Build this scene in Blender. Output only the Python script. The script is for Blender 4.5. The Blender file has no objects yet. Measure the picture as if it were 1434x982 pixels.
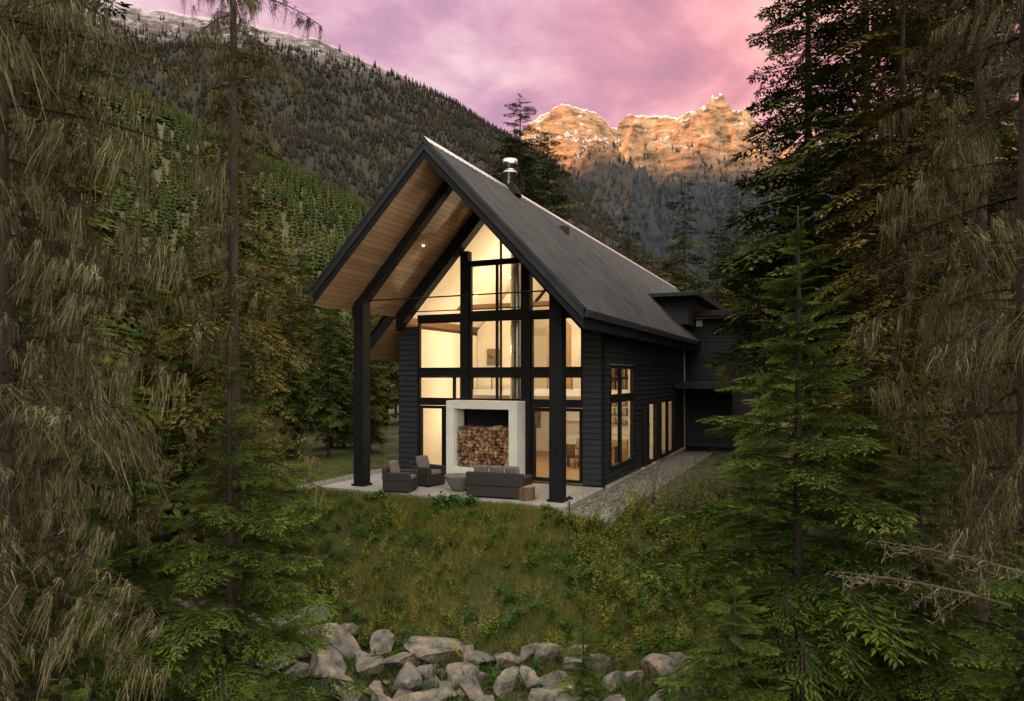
import bpy, math, random
import numpy as np
from mathutils import Vector, noise as mnoise
rng = np.random.default_rng(7)
random.seed(7)
scene = bpy.context.scene
COL = scene.collection

# ------------------------------------------------------------------ helpers
def link(o, parent=None):
    COL.objects.link(o)
    if parent: o.parent = parent
    return o

def mesh_np(name, V, F, mats, midx=None, smooth=False, parent=None, attr=None, data_only=False):
    me = bpy.data.meshes.new(name)
    V = np.asarray(V, dtype=np.float32); F = np.asarray(F, dtype=np.int32)
    n = F.shape[1]
    me.vertices.add(len(V)); me.vertices.foreach_set('co', V.ravel())
    me.loops.add(F.size); me.loops.foreach_set('vertex_index', F.ravel())
    me.polygons.add(len(F))
    me.polygons.foreach_set('loop_start', np.arange(0, F.size, n, dtype=np.int32))
    for m in mats: me.materials.append(m)
    if midx is not None: me.polygons.foreach_set('material_index', np.asarray(midx, dtype=np.int32))
    if smooth: me.polygons.foreach_set('use_smooth', np.ones(len(F), dtype=bool))
    me.update(calc_edges=True)
    if attr is not None:
        a = me.attributes.new('tint', 'FLOAT', 'POINT'); a.data.foreach_set('value', np.asarray(attr, dtype=np.float32))
    if data_only: return me
    return link(bpy.data.objects.new(name, me), parent)

def poly(name, verts, faces, mats, parent=None, midx=None, smooth=False, bevel=0):
    me = bpy.data.meshes.new(name); me.from_pydata(verts, [], faces)
    for m in (mats if isinstance(mats, (list, tuple)) else [mats]): me.materials.append(m)
    if midx: 
        for p, i in zip(me.polygons, midx): p.material_index = i
    if smooth:
        for p in me.polygons: p.use_smooth = True
    me.update()
    o = link(bpy.data.objects.new(name, me), parent)
    if bevel:
        b = o.modifiers.new('bevel', 'BEVEL'); b.width = bevel; b.segments = 2
    return o

BF = [(0,3,2,1),(4,5,6,7),(0,1,5,4),(1,2,6,5),(2,3,7,6),(3,0,4,7)]
def boxv(x0,x1,y0,y1,z0,z1):
    return [(x0,y0,z0),(x1,y0,z0),(x1,y1,z0),(x0,y1,z0),(x0,y0,z1),(x1,y0,z1),(x1,y1,z1),(x0,y1,z1)]
def box(name, x0,x1,y0,y1,z0,z1, mat, parent=None, bevel=0):
    if x0>x1: x0,x1=x1,x0
    if y0>y1: y0,y1=y1,y0
    return poly(name, boxv(x0,x1,y0,y1,z0,z1), BF, mat, parent, bevel=bevel)
def boxes(name, lst, mat, parent=None, bevel=0):
    V=[];F=[]
    for b in lst:
        k=len(V); x0,x1,y0,y1,z0,z1=b
        if x0>x1: x0,x1=x1,x0
        V+=boxv(x0,x1,y0,y1,z0,z1); F+=[tuple(i+k for i in f) for f in BF]
    return poly(name,V,F,mat,parent,bevel=bevel)
def lathe(name, prof, mat, parent=None, n=32, c=(0,0)):
    V=[];F=[]
    for r,z in prof:
        for i in range(n):
            a=2*math.pi*i/n; V.append((c[0]+r*math.cos(a),c[1]+r*math.sin(a),z))
    for j in range(len(prof)-1):
        for i in range(n):
            F.append((j*n+i,j*n+(i+1)%n,(j+1)*n+(i+1)%n,(j+1)*n+i))
    return poly(name,V,F,mat,parent,smooth=True)
def empty(name, loc=(0,0,0), rz=0):
    o=bpy.data.objects.new(name,None); o.location=loc; o.rotation_euler=(0,0,rz); o.empty_display_size=.3
    return link(o)

# ------------------------------------------------------------------ materials
def newmat(name):
    m=bpy.data.materials.new(name); m.use_nodes=True
    nt=m.node_tree; return m,nt,nt.nodes['Principled BSDF'],nt.nodes['Material Output']
def N(nt,t,**kw):
    n=nt.nodes.new(t)
    for k,v in kw.items():
        if k in n.inputs.keys(): n.inputs[k].default_value=v
        else: setattr(n,k,v)
    return n
def ramp(nt, stops, src):
    r=nt.nodes.new('ShaderNodeValToRGB'); e=r.color_ramp.elements
    while len(e)<len(stops): e.new(.5)
    for i,(p,c) in enumerate(stops):
        e[i].position=p; e[i].color=(c[0],c[1],c[2],1)
    nt.links.new(src, r.inputs[0]); return r
def mat_noise(name, stops, scale=4, rough=.7, bump=0, bscale=None, metal=0, coord='Object', detail=6, stretch=(1,1,1), spec=.4, bdist=.02):
    m,nt,p,o=newmat(name)
    tc=N(nt,'ShaderNodeTexCoord'); mp=N(nt,'ShaderNodeMapping'); mp.inputs['Scale'].default_value=stretch
    nt.links.new(tc.outputs[coord],mp.inputs[0])
    nz=N(nt,'ShaderNodeTexNoise',Scale=scale,Detail=detail,Roughness=.62); nt.links.new(mp.outputs[0],nz.inputs['Vector'])
    r=ramp(nt,stops,nz.outputs[0]); nt.links.new(r.outputs[0],p.inputs['Base Color'])
    p.inputs['Roughness'].default_value=rough; p.inputs['Metallic'].default_value=metal
    p.inputs['Specular IOR Level'].default_value=spec
    if bump:
        nb=N(nt,'ShaderNodeTexNoise',Scale=bscale or scale*4,Detail=8); nt.links.new(mp.outputs[0],nb.inputs['Vector'])
        b=N(nt,'ShaderNodeBump',Strength=bump,Distance=bdist); nt.links.new(nb.outputs[0],b.inputs['Height']); nt.links.new(b.outputs[0],p.inputs['Normal'])
    return m
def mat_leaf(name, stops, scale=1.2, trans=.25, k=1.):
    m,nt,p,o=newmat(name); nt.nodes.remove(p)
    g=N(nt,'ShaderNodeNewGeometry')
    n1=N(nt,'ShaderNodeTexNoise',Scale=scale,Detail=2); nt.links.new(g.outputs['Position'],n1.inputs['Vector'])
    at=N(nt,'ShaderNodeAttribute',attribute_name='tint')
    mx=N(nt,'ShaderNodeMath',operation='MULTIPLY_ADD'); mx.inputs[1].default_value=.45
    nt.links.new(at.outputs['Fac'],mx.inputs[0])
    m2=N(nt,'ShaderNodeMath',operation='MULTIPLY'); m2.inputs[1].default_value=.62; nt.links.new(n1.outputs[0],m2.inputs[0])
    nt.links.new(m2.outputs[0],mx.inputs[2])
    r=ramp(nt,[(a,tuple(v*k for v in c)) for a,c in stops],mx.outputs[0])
    d=N(nt,'ShaderNodeBsdfDiffuse'); nt.links.new(r.outputs[0],d.inputs[0])
    if trans>0:
        t=N(nt,'ShaderNodeBsdfTranslucent'); nt.links.new(r.outputs[0],t.inputs[0])
        ms=N(nt,'ShaderNodeMixShader'); ms.inputs[0].default_value=trans
        nt.links.new(d.outputs[0],ms.inputs[1]); nt.links.new(t.outputs[0],ms.inputs[2]); nt.links.new(ms.outputs[0],o.inputs[0])
    else: nt.links.new(d.outputs[0],o.inputs[0])
    return m
def mat_emit(name,c,s):
    m,nt,p,o=newmat(name); e=N(nt,'ShaderNodeEmission'); e.inputs[0].default_value=(*c,1); e.inputs[1].default_value=s
    nt.links.new(e.outputs[0],o.inputs[0]); return m

BLK = mat_noise('charcoal_paint',[(0.3,(.008,.008,.009)),(.7,(.013,.013,.015))],3,.7,.1,40,spec=.15)
SID = mat_noise('charcoal_siding',[(0.25,(.016,.017,.021)),(.75,(.031,.032,.038))],2.5,.65,.25,30,stretch=(.4,.4,5),spec=.3)
CAP = mat_noise('sky_sheen_cap',[(0.3,(.45,.44,.46)),(.7,(.6,.58,.6))],2,.35,0,metal=.8)  # metal kept pale to carry the sky's reflection along the ridge
STEEL=mat_noise('stainless_steel',[(0.3,(.35,.35,.36)),(.7,(.5,.5,.5))],6,.25,0,metal=1,stretch=(1,1,8))
CONC= mat_noise('concrete',[(0.3,(.23,.22,.21)),(.7,(.35,.335,.32))],1.6,.85,.25,25)
WHT = mat_noise('white_concrete',[(0.3,(.64,.63,.61)),(.7,(.76,.75,.73))],1.6,.8,.1,25)
CREAM=mat_noise('cream_plaster',[(0.3,(.70,.64,.54)),(.7,(.78,.72,.62))],.8,.9)
FLOOR=mat_noise('oak_floor',[(0.3,(.22,.13,.07)),(.7,(.34,.21,.12))],2,.45,stretch=(8,.6,1))
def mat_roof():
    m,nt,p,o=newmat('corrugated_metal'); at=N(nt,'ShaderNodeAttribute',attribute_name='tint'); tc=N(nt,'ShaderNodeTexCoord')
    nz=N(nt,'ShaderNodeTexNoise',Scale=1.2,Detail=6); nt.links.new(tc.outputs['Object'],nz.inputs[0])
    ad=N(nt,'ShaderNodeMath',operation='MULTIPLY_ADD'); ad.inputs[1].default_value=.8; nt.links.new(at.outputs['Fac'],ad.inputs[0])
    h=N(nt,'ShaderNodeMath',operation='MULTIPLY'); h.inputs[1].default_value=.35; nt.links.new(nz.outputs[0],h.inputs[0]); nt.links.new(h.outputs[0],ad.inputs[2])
    r=ramp(nt,[(.15,(.003,.003,.004)),(.65,(.006,.006,.007)),(.95,(.066,.065,.07))],ad.outputs[0]); nt.links.new(r.outputs[0],p.inputs['Base Color'])  # relief shading painted in: rib crests lighter, valleys darker
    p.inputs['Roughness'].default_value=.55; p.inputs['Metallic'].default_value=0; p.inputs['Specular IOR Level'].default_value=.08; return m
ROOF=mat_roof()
def mat_boards(name,c1,c2,axis,width,rough=.55):
    m,nt,p,o=newmat(name); tc=N(nt,'ShaderNodeTexCoord'); sp=N(nt,'ShaderNodeSeparateXYZ'); nt.links.new(tc.outputs['Object'],sp.inputs[0])
    dv=N(nt,'ShaderNodeMath',operation='DIVIDE'); dv.inputs[1].default_value=width; nt.links.new(sp.outputs[axis],dv.inputs[0])
    fl=N(nt,'ShaderNodeMath',operation='FLOOR'); nt.links.new(dv.outputs[0],fl.inputs[0])
    fr=N(nt,'ShaderNodeMath',operation='FRACT'); nt.links.new(dv.outputs[0],fr.inputs[0])
    wn=N(nt,'ShaderNodeTexWhiteNoise',noise_dimensions='1D'); nt.links.new(fl.outputs[0],wn.inputs['W'])
    nz=N(nt,'ShaderNodeTexNoise',Scale=3,Detail=6); mp=N(nt,'ShaderNodeMapping'); mp.inputs['Scale'].default_value=(6,.7,6) 
    nt.links.new(tc.outputs['Object'],mp.inputs[0]); nt.links.new(mp.outputs[0],nz.inputs[0])
    ad=N(nt,'ShaderNodeMath',operation='ADD'); nt.links.new(wn.outputs[0],ad.inputs[0]); nt.links.new(nz.outputs[0],ad.inputs[1])
    hf=N(nt,'ShaderNodeMath',operation='MULTIPLY'); hf.inputs[1].default_value=.5; nt.links.new(ad.outputs[0],hf.inputs[0])
    r=ramp(nt,[(.2,c1),(.8,c2)],hf.outputs[0])
    gp=N(nt,'ShaderNodeMath',operation='LESS_THAN'); gp.inputs[1].default_value=.09; nt.links.new(fr.outputs[0],gp.inputs[0])
    mx=N(nt,'ShaderNodeMix',data_type='RGBA'); nt.links.new(gp.outputs[0],mx.inputs[0]); nt.links.new(r.outputs[0],mx.inputs[6]); mx.inputs[7].default_value=(c1[0]*.3,c1[1]*.3,c1[2]*.3,1)
    nt.links.new(mx.outputs[2],p.inputs['Base Color']); p.inputs['Roughness'].default_value=rough
    return m
SOFF= mat_boards('cedar_soffit',(.27,.15,.08),(.40,.245,.135),0,.12)
GRASSG = mat_noise('ground_cover',[(0.3,(.024,.028,.010)),(.5,(.05,.052,.018)),(.72,(.10,.085,.035))],.9,.95,.7,12,bdist=.08)
GRAV= mat_noise('gravel_stones',[(0.3,(.12,.11,.10)),(.5,(.22,.205,.19)),(.7,(.36,.345,.32))],14,.9,.8,30,detail=3)
ROCK= mat_noise('boulder_granite',[(0.30,(.03,.028,.026)),(.40,(.09,.082,.076)),(.52,(.155,.14,.125)),(.64,(.27,.20,.14)),(.78,(.38,.35,.31))],3.2,.9,.9,8,coord='Object',bdist=.10,detail=10)
BARK= mat_noise('bark',[(0.3,(.018,.013,.009)),(.7,(.05,.036,.026))],6,.95,.8,18,stretch=(1,1,.25),bdist=.03)
TWIG= mat_noise('twig_bark',[(0.3,(.05,.04,.028)),(.7,(.12,.10,.07))],3,.95)
G_Y = mat_leaf('hemlock_needles',[(.25,(.011,.024,.006)),(.5,(.036,.064,.012)),(.78,(.105,.14,.024))],trans=.2)
G_M = mat_leaf('fir_needles',[(.25,(.011,.023,.006)),(.5,(.031,.051,.012)),(.78,(.09,.10,.024))],.7,trans=0)
G_O = mat_leaf('olive_needles',[(.25,(.025,.023,.006)),(.5,(.064,.056,.013)),(.78,(.14,.105,.025))],.9,trans=0)
G_D = mat_leaf('dry_twigs',[(.25,(.020,.014,.007)),(.5,(.046,.034,.017)),(.78,(.105,.078,.042))],1,trans=0)
LICH= mat_leaf('beard_lichen',[(.25,(.036,.032,.015)),(.5,(.084,.076,.040)),(.8,(.24,.22,.13))],1.5,trans=0)
G_F = mat_leaf('distant_needles',[(.25,(.022,.024,.020)),(.5,(.040,.037,.029)),(.78,(.085,.066,.048))],.02,trans=0)  # distance haze greyed into the needle colour
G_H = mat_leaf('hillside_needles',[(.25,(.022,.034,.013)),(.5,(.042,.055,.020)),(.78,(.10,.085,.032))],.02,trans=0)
G_B = mat_leaf('far_mountain_needles',[(.25,(.028,.036,.048)),(.5,(.040,.048,.058)),(.78,(.066,.07,.072))],.01,trans=0)  # aerial haze put into the needles as a blue cast
BLADE=mat_leaf('grass_blades',[(.2,(.034,.055,.010)),(.42,(.082,.105,.020)),(.62,(.155,.15,.034)),(.85,(.27,.21,.065))],.8,trans=.2)
WEED =mat_leaf('weed_leaves',[(.2,(.05,.085,.014)),(.45,(.12,.145,.03)),(.75,(.28,.24,.045)),(.97,(.36,.15,.05))],2.5,trans=.2)
DARKLEAF=mat_leaf('dark_leaves',[(.2,(.02,.05,.012)),(.6,(.05,.10,.025)),(.9,(.10,.16,.045))],3,trans=0)
SHR = mat_leaf('shrub_leaves',[(.2,(.05,.06,.03)),(.5,(.10,.11,.06)),(.8,(.24,.20,.15))],2,trans=0)

def mat_glass():
    m,nt,p,o=newmat('window_glass'); t=N(nt,'ShaderNodeBsdfTransparent'); g=N(nt,'ShaderNodeBsdfGlossy'); g.inputs['Roughness'].default_value=.02
    t.inputs[0].default_value=(.93,.95,.93,1)
    f=N(nt,'ShaderNodeFresnel',IOR=1.5); ms=N(nt,'ShaderNodeMixShader')
    nt.links.new(f.outputs[0],ms.inputs[0]); nt.links.new(t.outputs[0],ms.inputs[1]); nt.links.new(g.outputs[0],ms.inputs[2]); nt.links.new(ms.outputs[0],o.inputs[0]); return m
GLASS=mat_glass()

# ------------------------------------------------------------------ ground
LX=[-200,-30,-14,-9,-6,-3,0,1.5,3,5,7,10,20,200]; LY=[60,32,25,22.5,20.2,18.7,17.6,17.2,17.8,19.6,22.5,26.5,33,60]
def sstep(t): t=np.clip(t,0,1); return t*t*(3-2*t)
def gz(x,y):
    x=np.asarray(x,dtype=float); y=np.asarray(y,dtype=float)
    d=np.interp(x,LX,LY)-y
    z=-.15-2.15*np.clip(sstep((d+.3)/4.6)*.75+np.clip(d/4.6,0,1)*.25,0,1)-.7*sstep((d-4.6)/6)
    near=np.clip(1-np.hypot(x,y-18)/120,0,1)
    z=z+near*np.where(d>0,1,.12)*(.10*np.sin(x*.9+y*.5)+.07*np.sin(x*2.1-y*1.7)+.04*np.sin(x*4.3+y*3.1))*np.clip(np.abs(d)/1.5,0,1)
    hl=sstep((y-70)/420)*np.clip((120-x)/420,0,1)*215
    z=z+hl*np.clip((1200-y)/400,0,1)
    return z
def spaced(a,b,c,n,k):
    t=np.linspace(-1,1,n); s=np.sinh(k*t)/np.sinh(k)
    return np.where(s<0,c+s*(c-a),c+s*(b-c))
gx=spaced(-3500,3500,0,330,7.2); gy=spaced(-3500,4500,17,330,7.2)
X,Y=np.meshgrid(gx,gy,indexing='ij'); Z=gz(X,Y)
V=np.stack([X,Y,Z],-1).reshape(-1,3)
def gridF(a,b):
    i=np.arange(a-1)[:,None]*b+np.arange(b-1)[None,:]
    return np.stack([i,i+b,i+b+1,i+1],-1).reshape(-1,4)
mesh_np('ground',V,gridF(*X.shape),[GRASSG],smooth=True)

# ------------------------------------------------------------------ mountains
def fbm(X,Y,seed,base,octs,ridged=False):
    r=np.random.default_rng(seed); out=np.zeros(X.shape); amp=1.; f=1/base
    for o in range(octs):
        n=256; g=r.random((n,n))
        u=X*f+r.random()*100; v=Y*f+r.random()*100
        a=r.random()*3; u,v=u*np.cos(a)-v*np.sin(a),u*np.sin(a)+v*np.cos(a)
        i=np.floor(u).astype(int); j=np.floor(v).astype(int); fu=sstep(u-i); fv=sstep(v-j)
        val=(g[i%n,j%n]*(1-fu)+g[(i+1)%n,j%n]*fu)*(1-fv)+(g[i%n,(j+1)%n]*(1-fu)+g[(i+1)%n,(j+1)%n]*fu)*fv
        val=(.55-2*np.abs(val-.5)*1.6)*1.2 if ridged else (val-.5)*2
        out=out+amp*val; amp*=.54 if ridged else .52; f*=2.03
    return out
def crest_field(X,Y,pts):
    best=np.full(X.shape,1e9); H=np.zeros(X.shape); W=np.zeros(X.shape)
    for (x0,y0,h0,w0),(x1,y1,h1,w1) in zip(pts[:-1],pts[1:]):
        dx,dy=x1-x0,y1-y0; t=np.clip(((X-x0)*dx+(Y-y0)*dy)/(dx*dx+dy*dy),0,1)
        d=np.hypot(X-x0-t*dx,Y-y0-t*dy); m=d<best
        best=np.where(m,d,best); H=np.where(m,h0+(h1-h0)*t,H); W=np.where(m,w0+(w1-w0)*t,W)
    return best,H,W
def mountain(name,xr,yr,step,pts,mat,ca,cb,seed,ridged,expo=1.0,base=260,smooth=True,cd=200):
    xs=np.arange(xr[0],xr[1],step,dtype=float); ys=np.arange(yr[0],yr[1],step,dtype=float)
    X,Y=np.meshgrid(xs,ys,indexing='ij'); d,H,W=crest_field(X,Y,pts)
    q=np.clip(1-d/W,0,1)
    Z=H*q**expo
    nz=fbm(X,Y,seed,base,7,ridged)
    Z=Z+nz*(ca*np.clip(1-d/cd,0,1)+cb*np.clip(d/cd,0,1))*np.clip(q*4,0,1)-12*(q<=0)
    o=mesh_np(name,np.stack([X,Y,Z],-1).reshape(-1,3),gridF(*X.shape),[mat],smooth=smooth)
    return o,X,Y,Z,d
def mat_mountain(name,forest1,forest2,rock1,rock2,snow,z0,z1,sn0,sn1,sl0,sl1):
    m,nt,p,o=newmat(name); g=N(nt,'ShaderNodeNewGeometry'); sp=N(nt,'ShaderNodeSeparateXYZ'); nt.links.new(g.outputs['Position'],sp.inputs[0])
    def nz(s,d=8,st=(1,1,1)):
        mp=N(nt,'ShaderNodeMapping'); mp.inputs['Scale'].default_value=st; nt.links.new(g.outputs['Position'],mp.inputs[0])
        n=N(nt,'ShaderNodeTexNoise',Scale=s,Detail=d,Roughness=.65); nt.links.new(mp.outputs[0],n.inputs['Vector']); return n.outputs[0]
    def math_(op,a,b=None,c=None):
        n=N(nt,'ShaderNodeMath',operation=op)
        for i,v in enumerate((a,b,c)):
            if v is None: continue
            if isinstance(v,(int,float)): n.inputs[i].default_value=v
            else: nt.links.new(v,n.inputs[i])
        return n.outputs[0]
    def mapr(v,a,b):
        n=N(nt,'ShaderNodeMapRange'); n.inputs[1].default_value=a; n.inputs[2].default_value=b; nt.links.new(v,n.inputs[0]); return n.outputs[0]
    def mix(f,a,b):
        n=N(nt,'ShaderNodeMix',data_type='RGBA'); nt.links.new(f,n.inputs[0]); nt.links.new(a,n.inputs[6]); nt.links.new(b,n.inputs[7]); return n.outputs[2]
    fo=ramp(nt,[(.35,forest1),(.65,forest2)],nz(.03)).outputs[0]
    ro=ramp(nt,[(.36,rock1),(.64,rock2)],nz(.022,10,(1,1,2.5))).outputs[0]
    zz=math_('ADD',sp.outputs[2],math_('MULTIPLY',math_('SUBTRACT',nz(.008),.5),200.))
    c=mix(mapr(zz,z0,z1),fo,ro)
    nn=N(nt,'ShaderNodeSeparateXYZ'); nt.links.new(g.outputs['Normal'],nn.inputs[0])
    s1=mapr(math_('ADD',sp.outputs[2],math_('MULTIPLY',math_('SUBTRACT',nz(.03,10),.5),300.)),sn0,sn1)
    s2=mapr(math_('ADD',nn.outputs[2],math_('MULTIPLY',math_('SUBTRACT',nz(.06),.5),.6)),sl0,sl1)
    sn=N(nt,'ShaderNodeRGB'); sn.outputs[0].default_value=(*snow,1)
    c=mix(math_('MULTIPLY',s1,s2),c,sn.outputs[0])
    nt.links.new(c,p.inputs['Base Color']); p.inputs['Roughness'].default_value=.95; p.inputs['Specular IOR Level'].default_value=.1
    b=N(nt,'ShaderNodeBump',Strength=1.,Distance=18); nt.links.new(nz(.03,10),b.inputs['Height']); nt.links.new(b.outputs[0],p.inputs['Normal'])
    return m
MM1=mat_mountain('mountain_slope',(.026,.028,.022),(.046,.043,.034),(.055,.046,.046),(.12,.10,.10),(.44,.37,.41),480,560,520,610,.70,.86)  # haze muted into the forest and rock tones
MM2=mat_mountain('rocky_mountain',(.028,.034,.043),(.045,.05,.056),(.09,.055,.04),(.52,.30,.17),(.66,.62,.66),540,660,640,780,.70,.80)  # forest blued for haze, rock warmed for alpenglow, both in base colour
L_PTS=[(600,1500,20,300),(278,1450,197,420),(126,1450,273,480),(50,1450,364,600),(4,1450,448,690),(-56,1450,520,720),(-159,1300,547,720),(-221,1230,559,740),(-335,1200,601,760),(-515,1180,628,760),(-664,1150,629,760),(-790,1130,668,800),(-1150,700,860,930),(-1280,0,900,900),(-1200,-700,850,850),(-800,-1300,700,800)]  # off-camera crest at the list's end heightened to block the low sun
mt,MX,MY,MZ,MD=mountain('forested_mountain',(-2300,900),(-1500,2500),12,L_PTS,MM1,9,34,3,False)
mountain('hidden_shade_ridge',(-2400,200),(900,2500),24,[(-150,2080,300,380),(-300,2020,470,450),(-500,1950,600,500),(-700,1700,650,520),(-1500,1500,720,600)],MM1,15,30,8,False)  # added ridge, hidden from the camera, shades the far peak's lower slopes
R_px=[(640,330),(700,240),(722,220),(738,190),(750,168),(757,162),(768,160),(785,151),(806,155),(830,153),(846,160),(858,168),(866,168),(872,158),(885,143),(896,146),(905,145),(922,152),(935,151),(948,158),(960,157),(985,160),(1010,166),(1040,170),(1075,182),(1110,192),(1220,205),(1420,180),(1600,200)]
D2=2300.
R_PTS=[((a-717)/956*D2, D2+60*math.sin(a*.03), 3.5+(528-b)/956*D2, 900) for a,b in R_px]
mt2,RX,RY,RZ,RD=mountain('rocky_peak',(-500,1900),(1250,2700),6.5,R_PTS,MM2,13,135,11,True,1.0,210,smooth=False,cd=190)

# ------------------------------------------------------------------ foliage generators
def nrm(a): return a/np.maximum(np.linalg.norm(a,axis=-1,keepdims=True),1e-9)
class Acc:
    def __init__(s): s.V=[];s.F=[];s.M=[];s.T=[];s.n=0
    def add(s,V,F,M,T):
        s.V.append(V);s.F.append(F+s.n);s.M.append(M);s.T.append(T);s.n+=len(V)
    def out(s): return np.concatenate(s.V),np.concatenate(s.F),np.concatenate(s.M),np.concatenate(s.T)
def blades(P,D,Nn,L,W,mat,tint):
    D=nrm(D); S=nrm(np.cross(D,Nn)); L=L[:,None]; W=W[:,None]
    V=np.stack([P,P+D*L*.42+S*W/2,P+D*L,P+D*L*.42-S*W/2],1).reshape(-1,3)
    n=len(P); F=np.arange(4*n).reshape(n,4); return V,F,np.full(n,mat),np.repeat(tint,4)
def ribbon(P0,P1,w0,w1,mat,tint,both=True):
    D=nrm(P1-P0); up=np.array([0,0,1.]); S=nrm(np.cross(D,up+np.random.default_rng(1).normal(0,.3,D.shape)))
    S2=np.cross(D,S); n=len(P0); AA=(S,S2) if both else (S,)
    V=np.concatenate([np.stack([P0-A*w0,P0+A*w0,P1+A*w1,P1-A*w1],1).reshape(-1,3) for A in AA]); k=len(AA)
    return V,np.arange(4*k*n).reshape(k*n,4),np.full(k*n,mat),np.repeat(np.tile(tint,k),4)
def tmpl(rng,nt=38,spc=.035,bl=.085,bw=.022,droop=.3,rise=.15,tl=.40,kind='green',clumps=0,hang=1.):
    A=Acc()
    side_w=rng.normal(0,.10)
    def c(u): return np.array([u,side_w*u*u,rise*u-droop*u*u])
    us=np.linspace(0,1,9)
    P=np.array([c(u) for u in us]); w=.009*(1-us)+.002
    A.add(*ribbon(P[:-1],P[1:],w[:-1,None],w[1:,None],0,np.full(8,.5)))
    BP=[];BD=[];BN=[];BL=[];BW=[];BT=[];TP0=[];TP1=[]; LP=[]
    for i in range(nt):
        u=.10+.90*(i+rng.random())/nt; side=1 if i%2 else -1
        T=c(min(u+.02,1.02))-c(u-.02); T/=np.linalg.norm(T)
        a=math.radians(rng.uniform(42,66) if kind=='green' else rng.uniform(30,85))
        td=math.cos(a)*T+math.sin(a)*side*np.array([0,1,0])+np.array([0,0,rng.normal(-.12,.10 if kind=='green' else .3)]); td/=np.linalg.norm(td)
        Lt=(tl*max(1.02-u,.01)**.75*rng.uniform(.6,1.1)+.05)*min(1,(u+.05)/.3)
        p0=c(u); p1=p0+td*Lt+np.array([0,0,-.18*Lt]); TP0.append(p0);TP1.append(p1)
        tw=rng.random()*.7
        if kind=='green' or (kind=='mixed' and rng.random()<.6):
            k=max(2,int(Lt/spc))
            for j in range(k):
                v=(j+.5)/k; q=p0+(p1-p0)*v
                perp=np.cross(td,[0,0,1.]); perp/=np.linalg.norm(perp)
                for sg in (1,-1):
                    b=math.radians(rng.uniform(35,60))
                    BP.append(q);BD.append(math.cos(b)*td+sg*math.sin(b)*perp+np.array([0,0,rng.normal(-.12,.18)]))
                    BN.append([rng.normal(0,.35),rng.normal(0,.35),1]);BL.append(bl*(1.15-.6*v)*rng.uniform(.7,1.2));BW.append(bw*rng.uniform(.7,1.2));BT.append(tw+.3*v+rng.random()*.25)
            BP.append(p1-td*.01);BD.append(td);BN.append([0,0,1]);BL.append(bl*.9);BW.append(bw);BT.append(.9)
        else:
            k=max(2,int(Lt/(spc*.6)))
            for j in range(k):
                v=(j+rng.random())/k; q=p0+(p1-p0)*v
                BP.append(q);BD.append(td*rng.uniform(-.1,.5)+rng.normal(0,.65,3)+np.array([0,0,-.1]));BN.append(rng.normal(0,1,3));BL.append(bl*rng.uniform(.4,1.4));BW.append(bw*.24);BT.append(rng.random())
        LP.append((p0,p1))
    TP0=np.array(TP0);TP1=np.array(TP1)
    A.add(*ribbon(TP0,TP1,.0025,.0008,0,np.full(len(TP0),.5)))
    A.add(*blades(np.array(BP),np.array(BD),np.array(BN,dtype=float),np.array(BL),np.array(BW),1,np.array(BT)))
    if clumps:
        SP0=[];SP1=[];ST=[];W0=[]
        for _ in range(clumps):
            a,b=LP[rng.integers(len(LP))]; q=a+(b-a)*rng.random(); big=rng.random()**2.; ex=rng.uniform(.006,.022)
            for s in range(rng.integers(9,20)):
                p=q+rng.normal(0,ex,3)*np.array([1,1,.9]); Ls=(rng.uniform(.03,.10)+.25*big*rng.random())*hang; tt=rng.random()
                segs=3; dx=rng.normal(0,.008,2)
                for k in range(segs):
                    e=p+np.array([dx[0]+rng.normal(0,.010),dx[1]+rng.normal(0,.010),-Ls/segs])
                    SP0.append(p);SP1.append(e);ST.append(tt);W0.append(.0026*(1-k/segs)+.0008); p=e
        SP0=np.array(SP0);SP1=np.array(SP1);W0=np.array(W0)[:,None]
        A.add(*ribbon(SP0,SP1,W0,W0*.6,2,np.array(ST),both=False))
    return A.out()
def trunk_geo(H,r0,rng,lean=.0,seg=14,n=8):
    zs=np.linspace(0,1,seg); wob=rng.normal(0,.012*H/10,(seg,2)).cumsum(0)*.5; wob[0]=0
    V=[]
    for k,z in enumerate(zs):
        r=r0*(1-z)**.85+.012
        if k==0:r*=1.35
        for i in range(n):
            a=2*math.pi*i/n; V.append((wob[k,0]+r*math.cos(a),wob[k,1]+r*math.sin(a),z*H-.4*(k==0)))
    F=[(k*n+i,k*n+(i+1)%n,(k+1)*n+(i+1)%n,(k+1)*n+i) for k in range(seg-1) for i in range(n)]
    return np.array(V),np.array(F),np.zeros(len(F),int),np.full(len(V),.5),(zs*H,wob)
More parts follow.
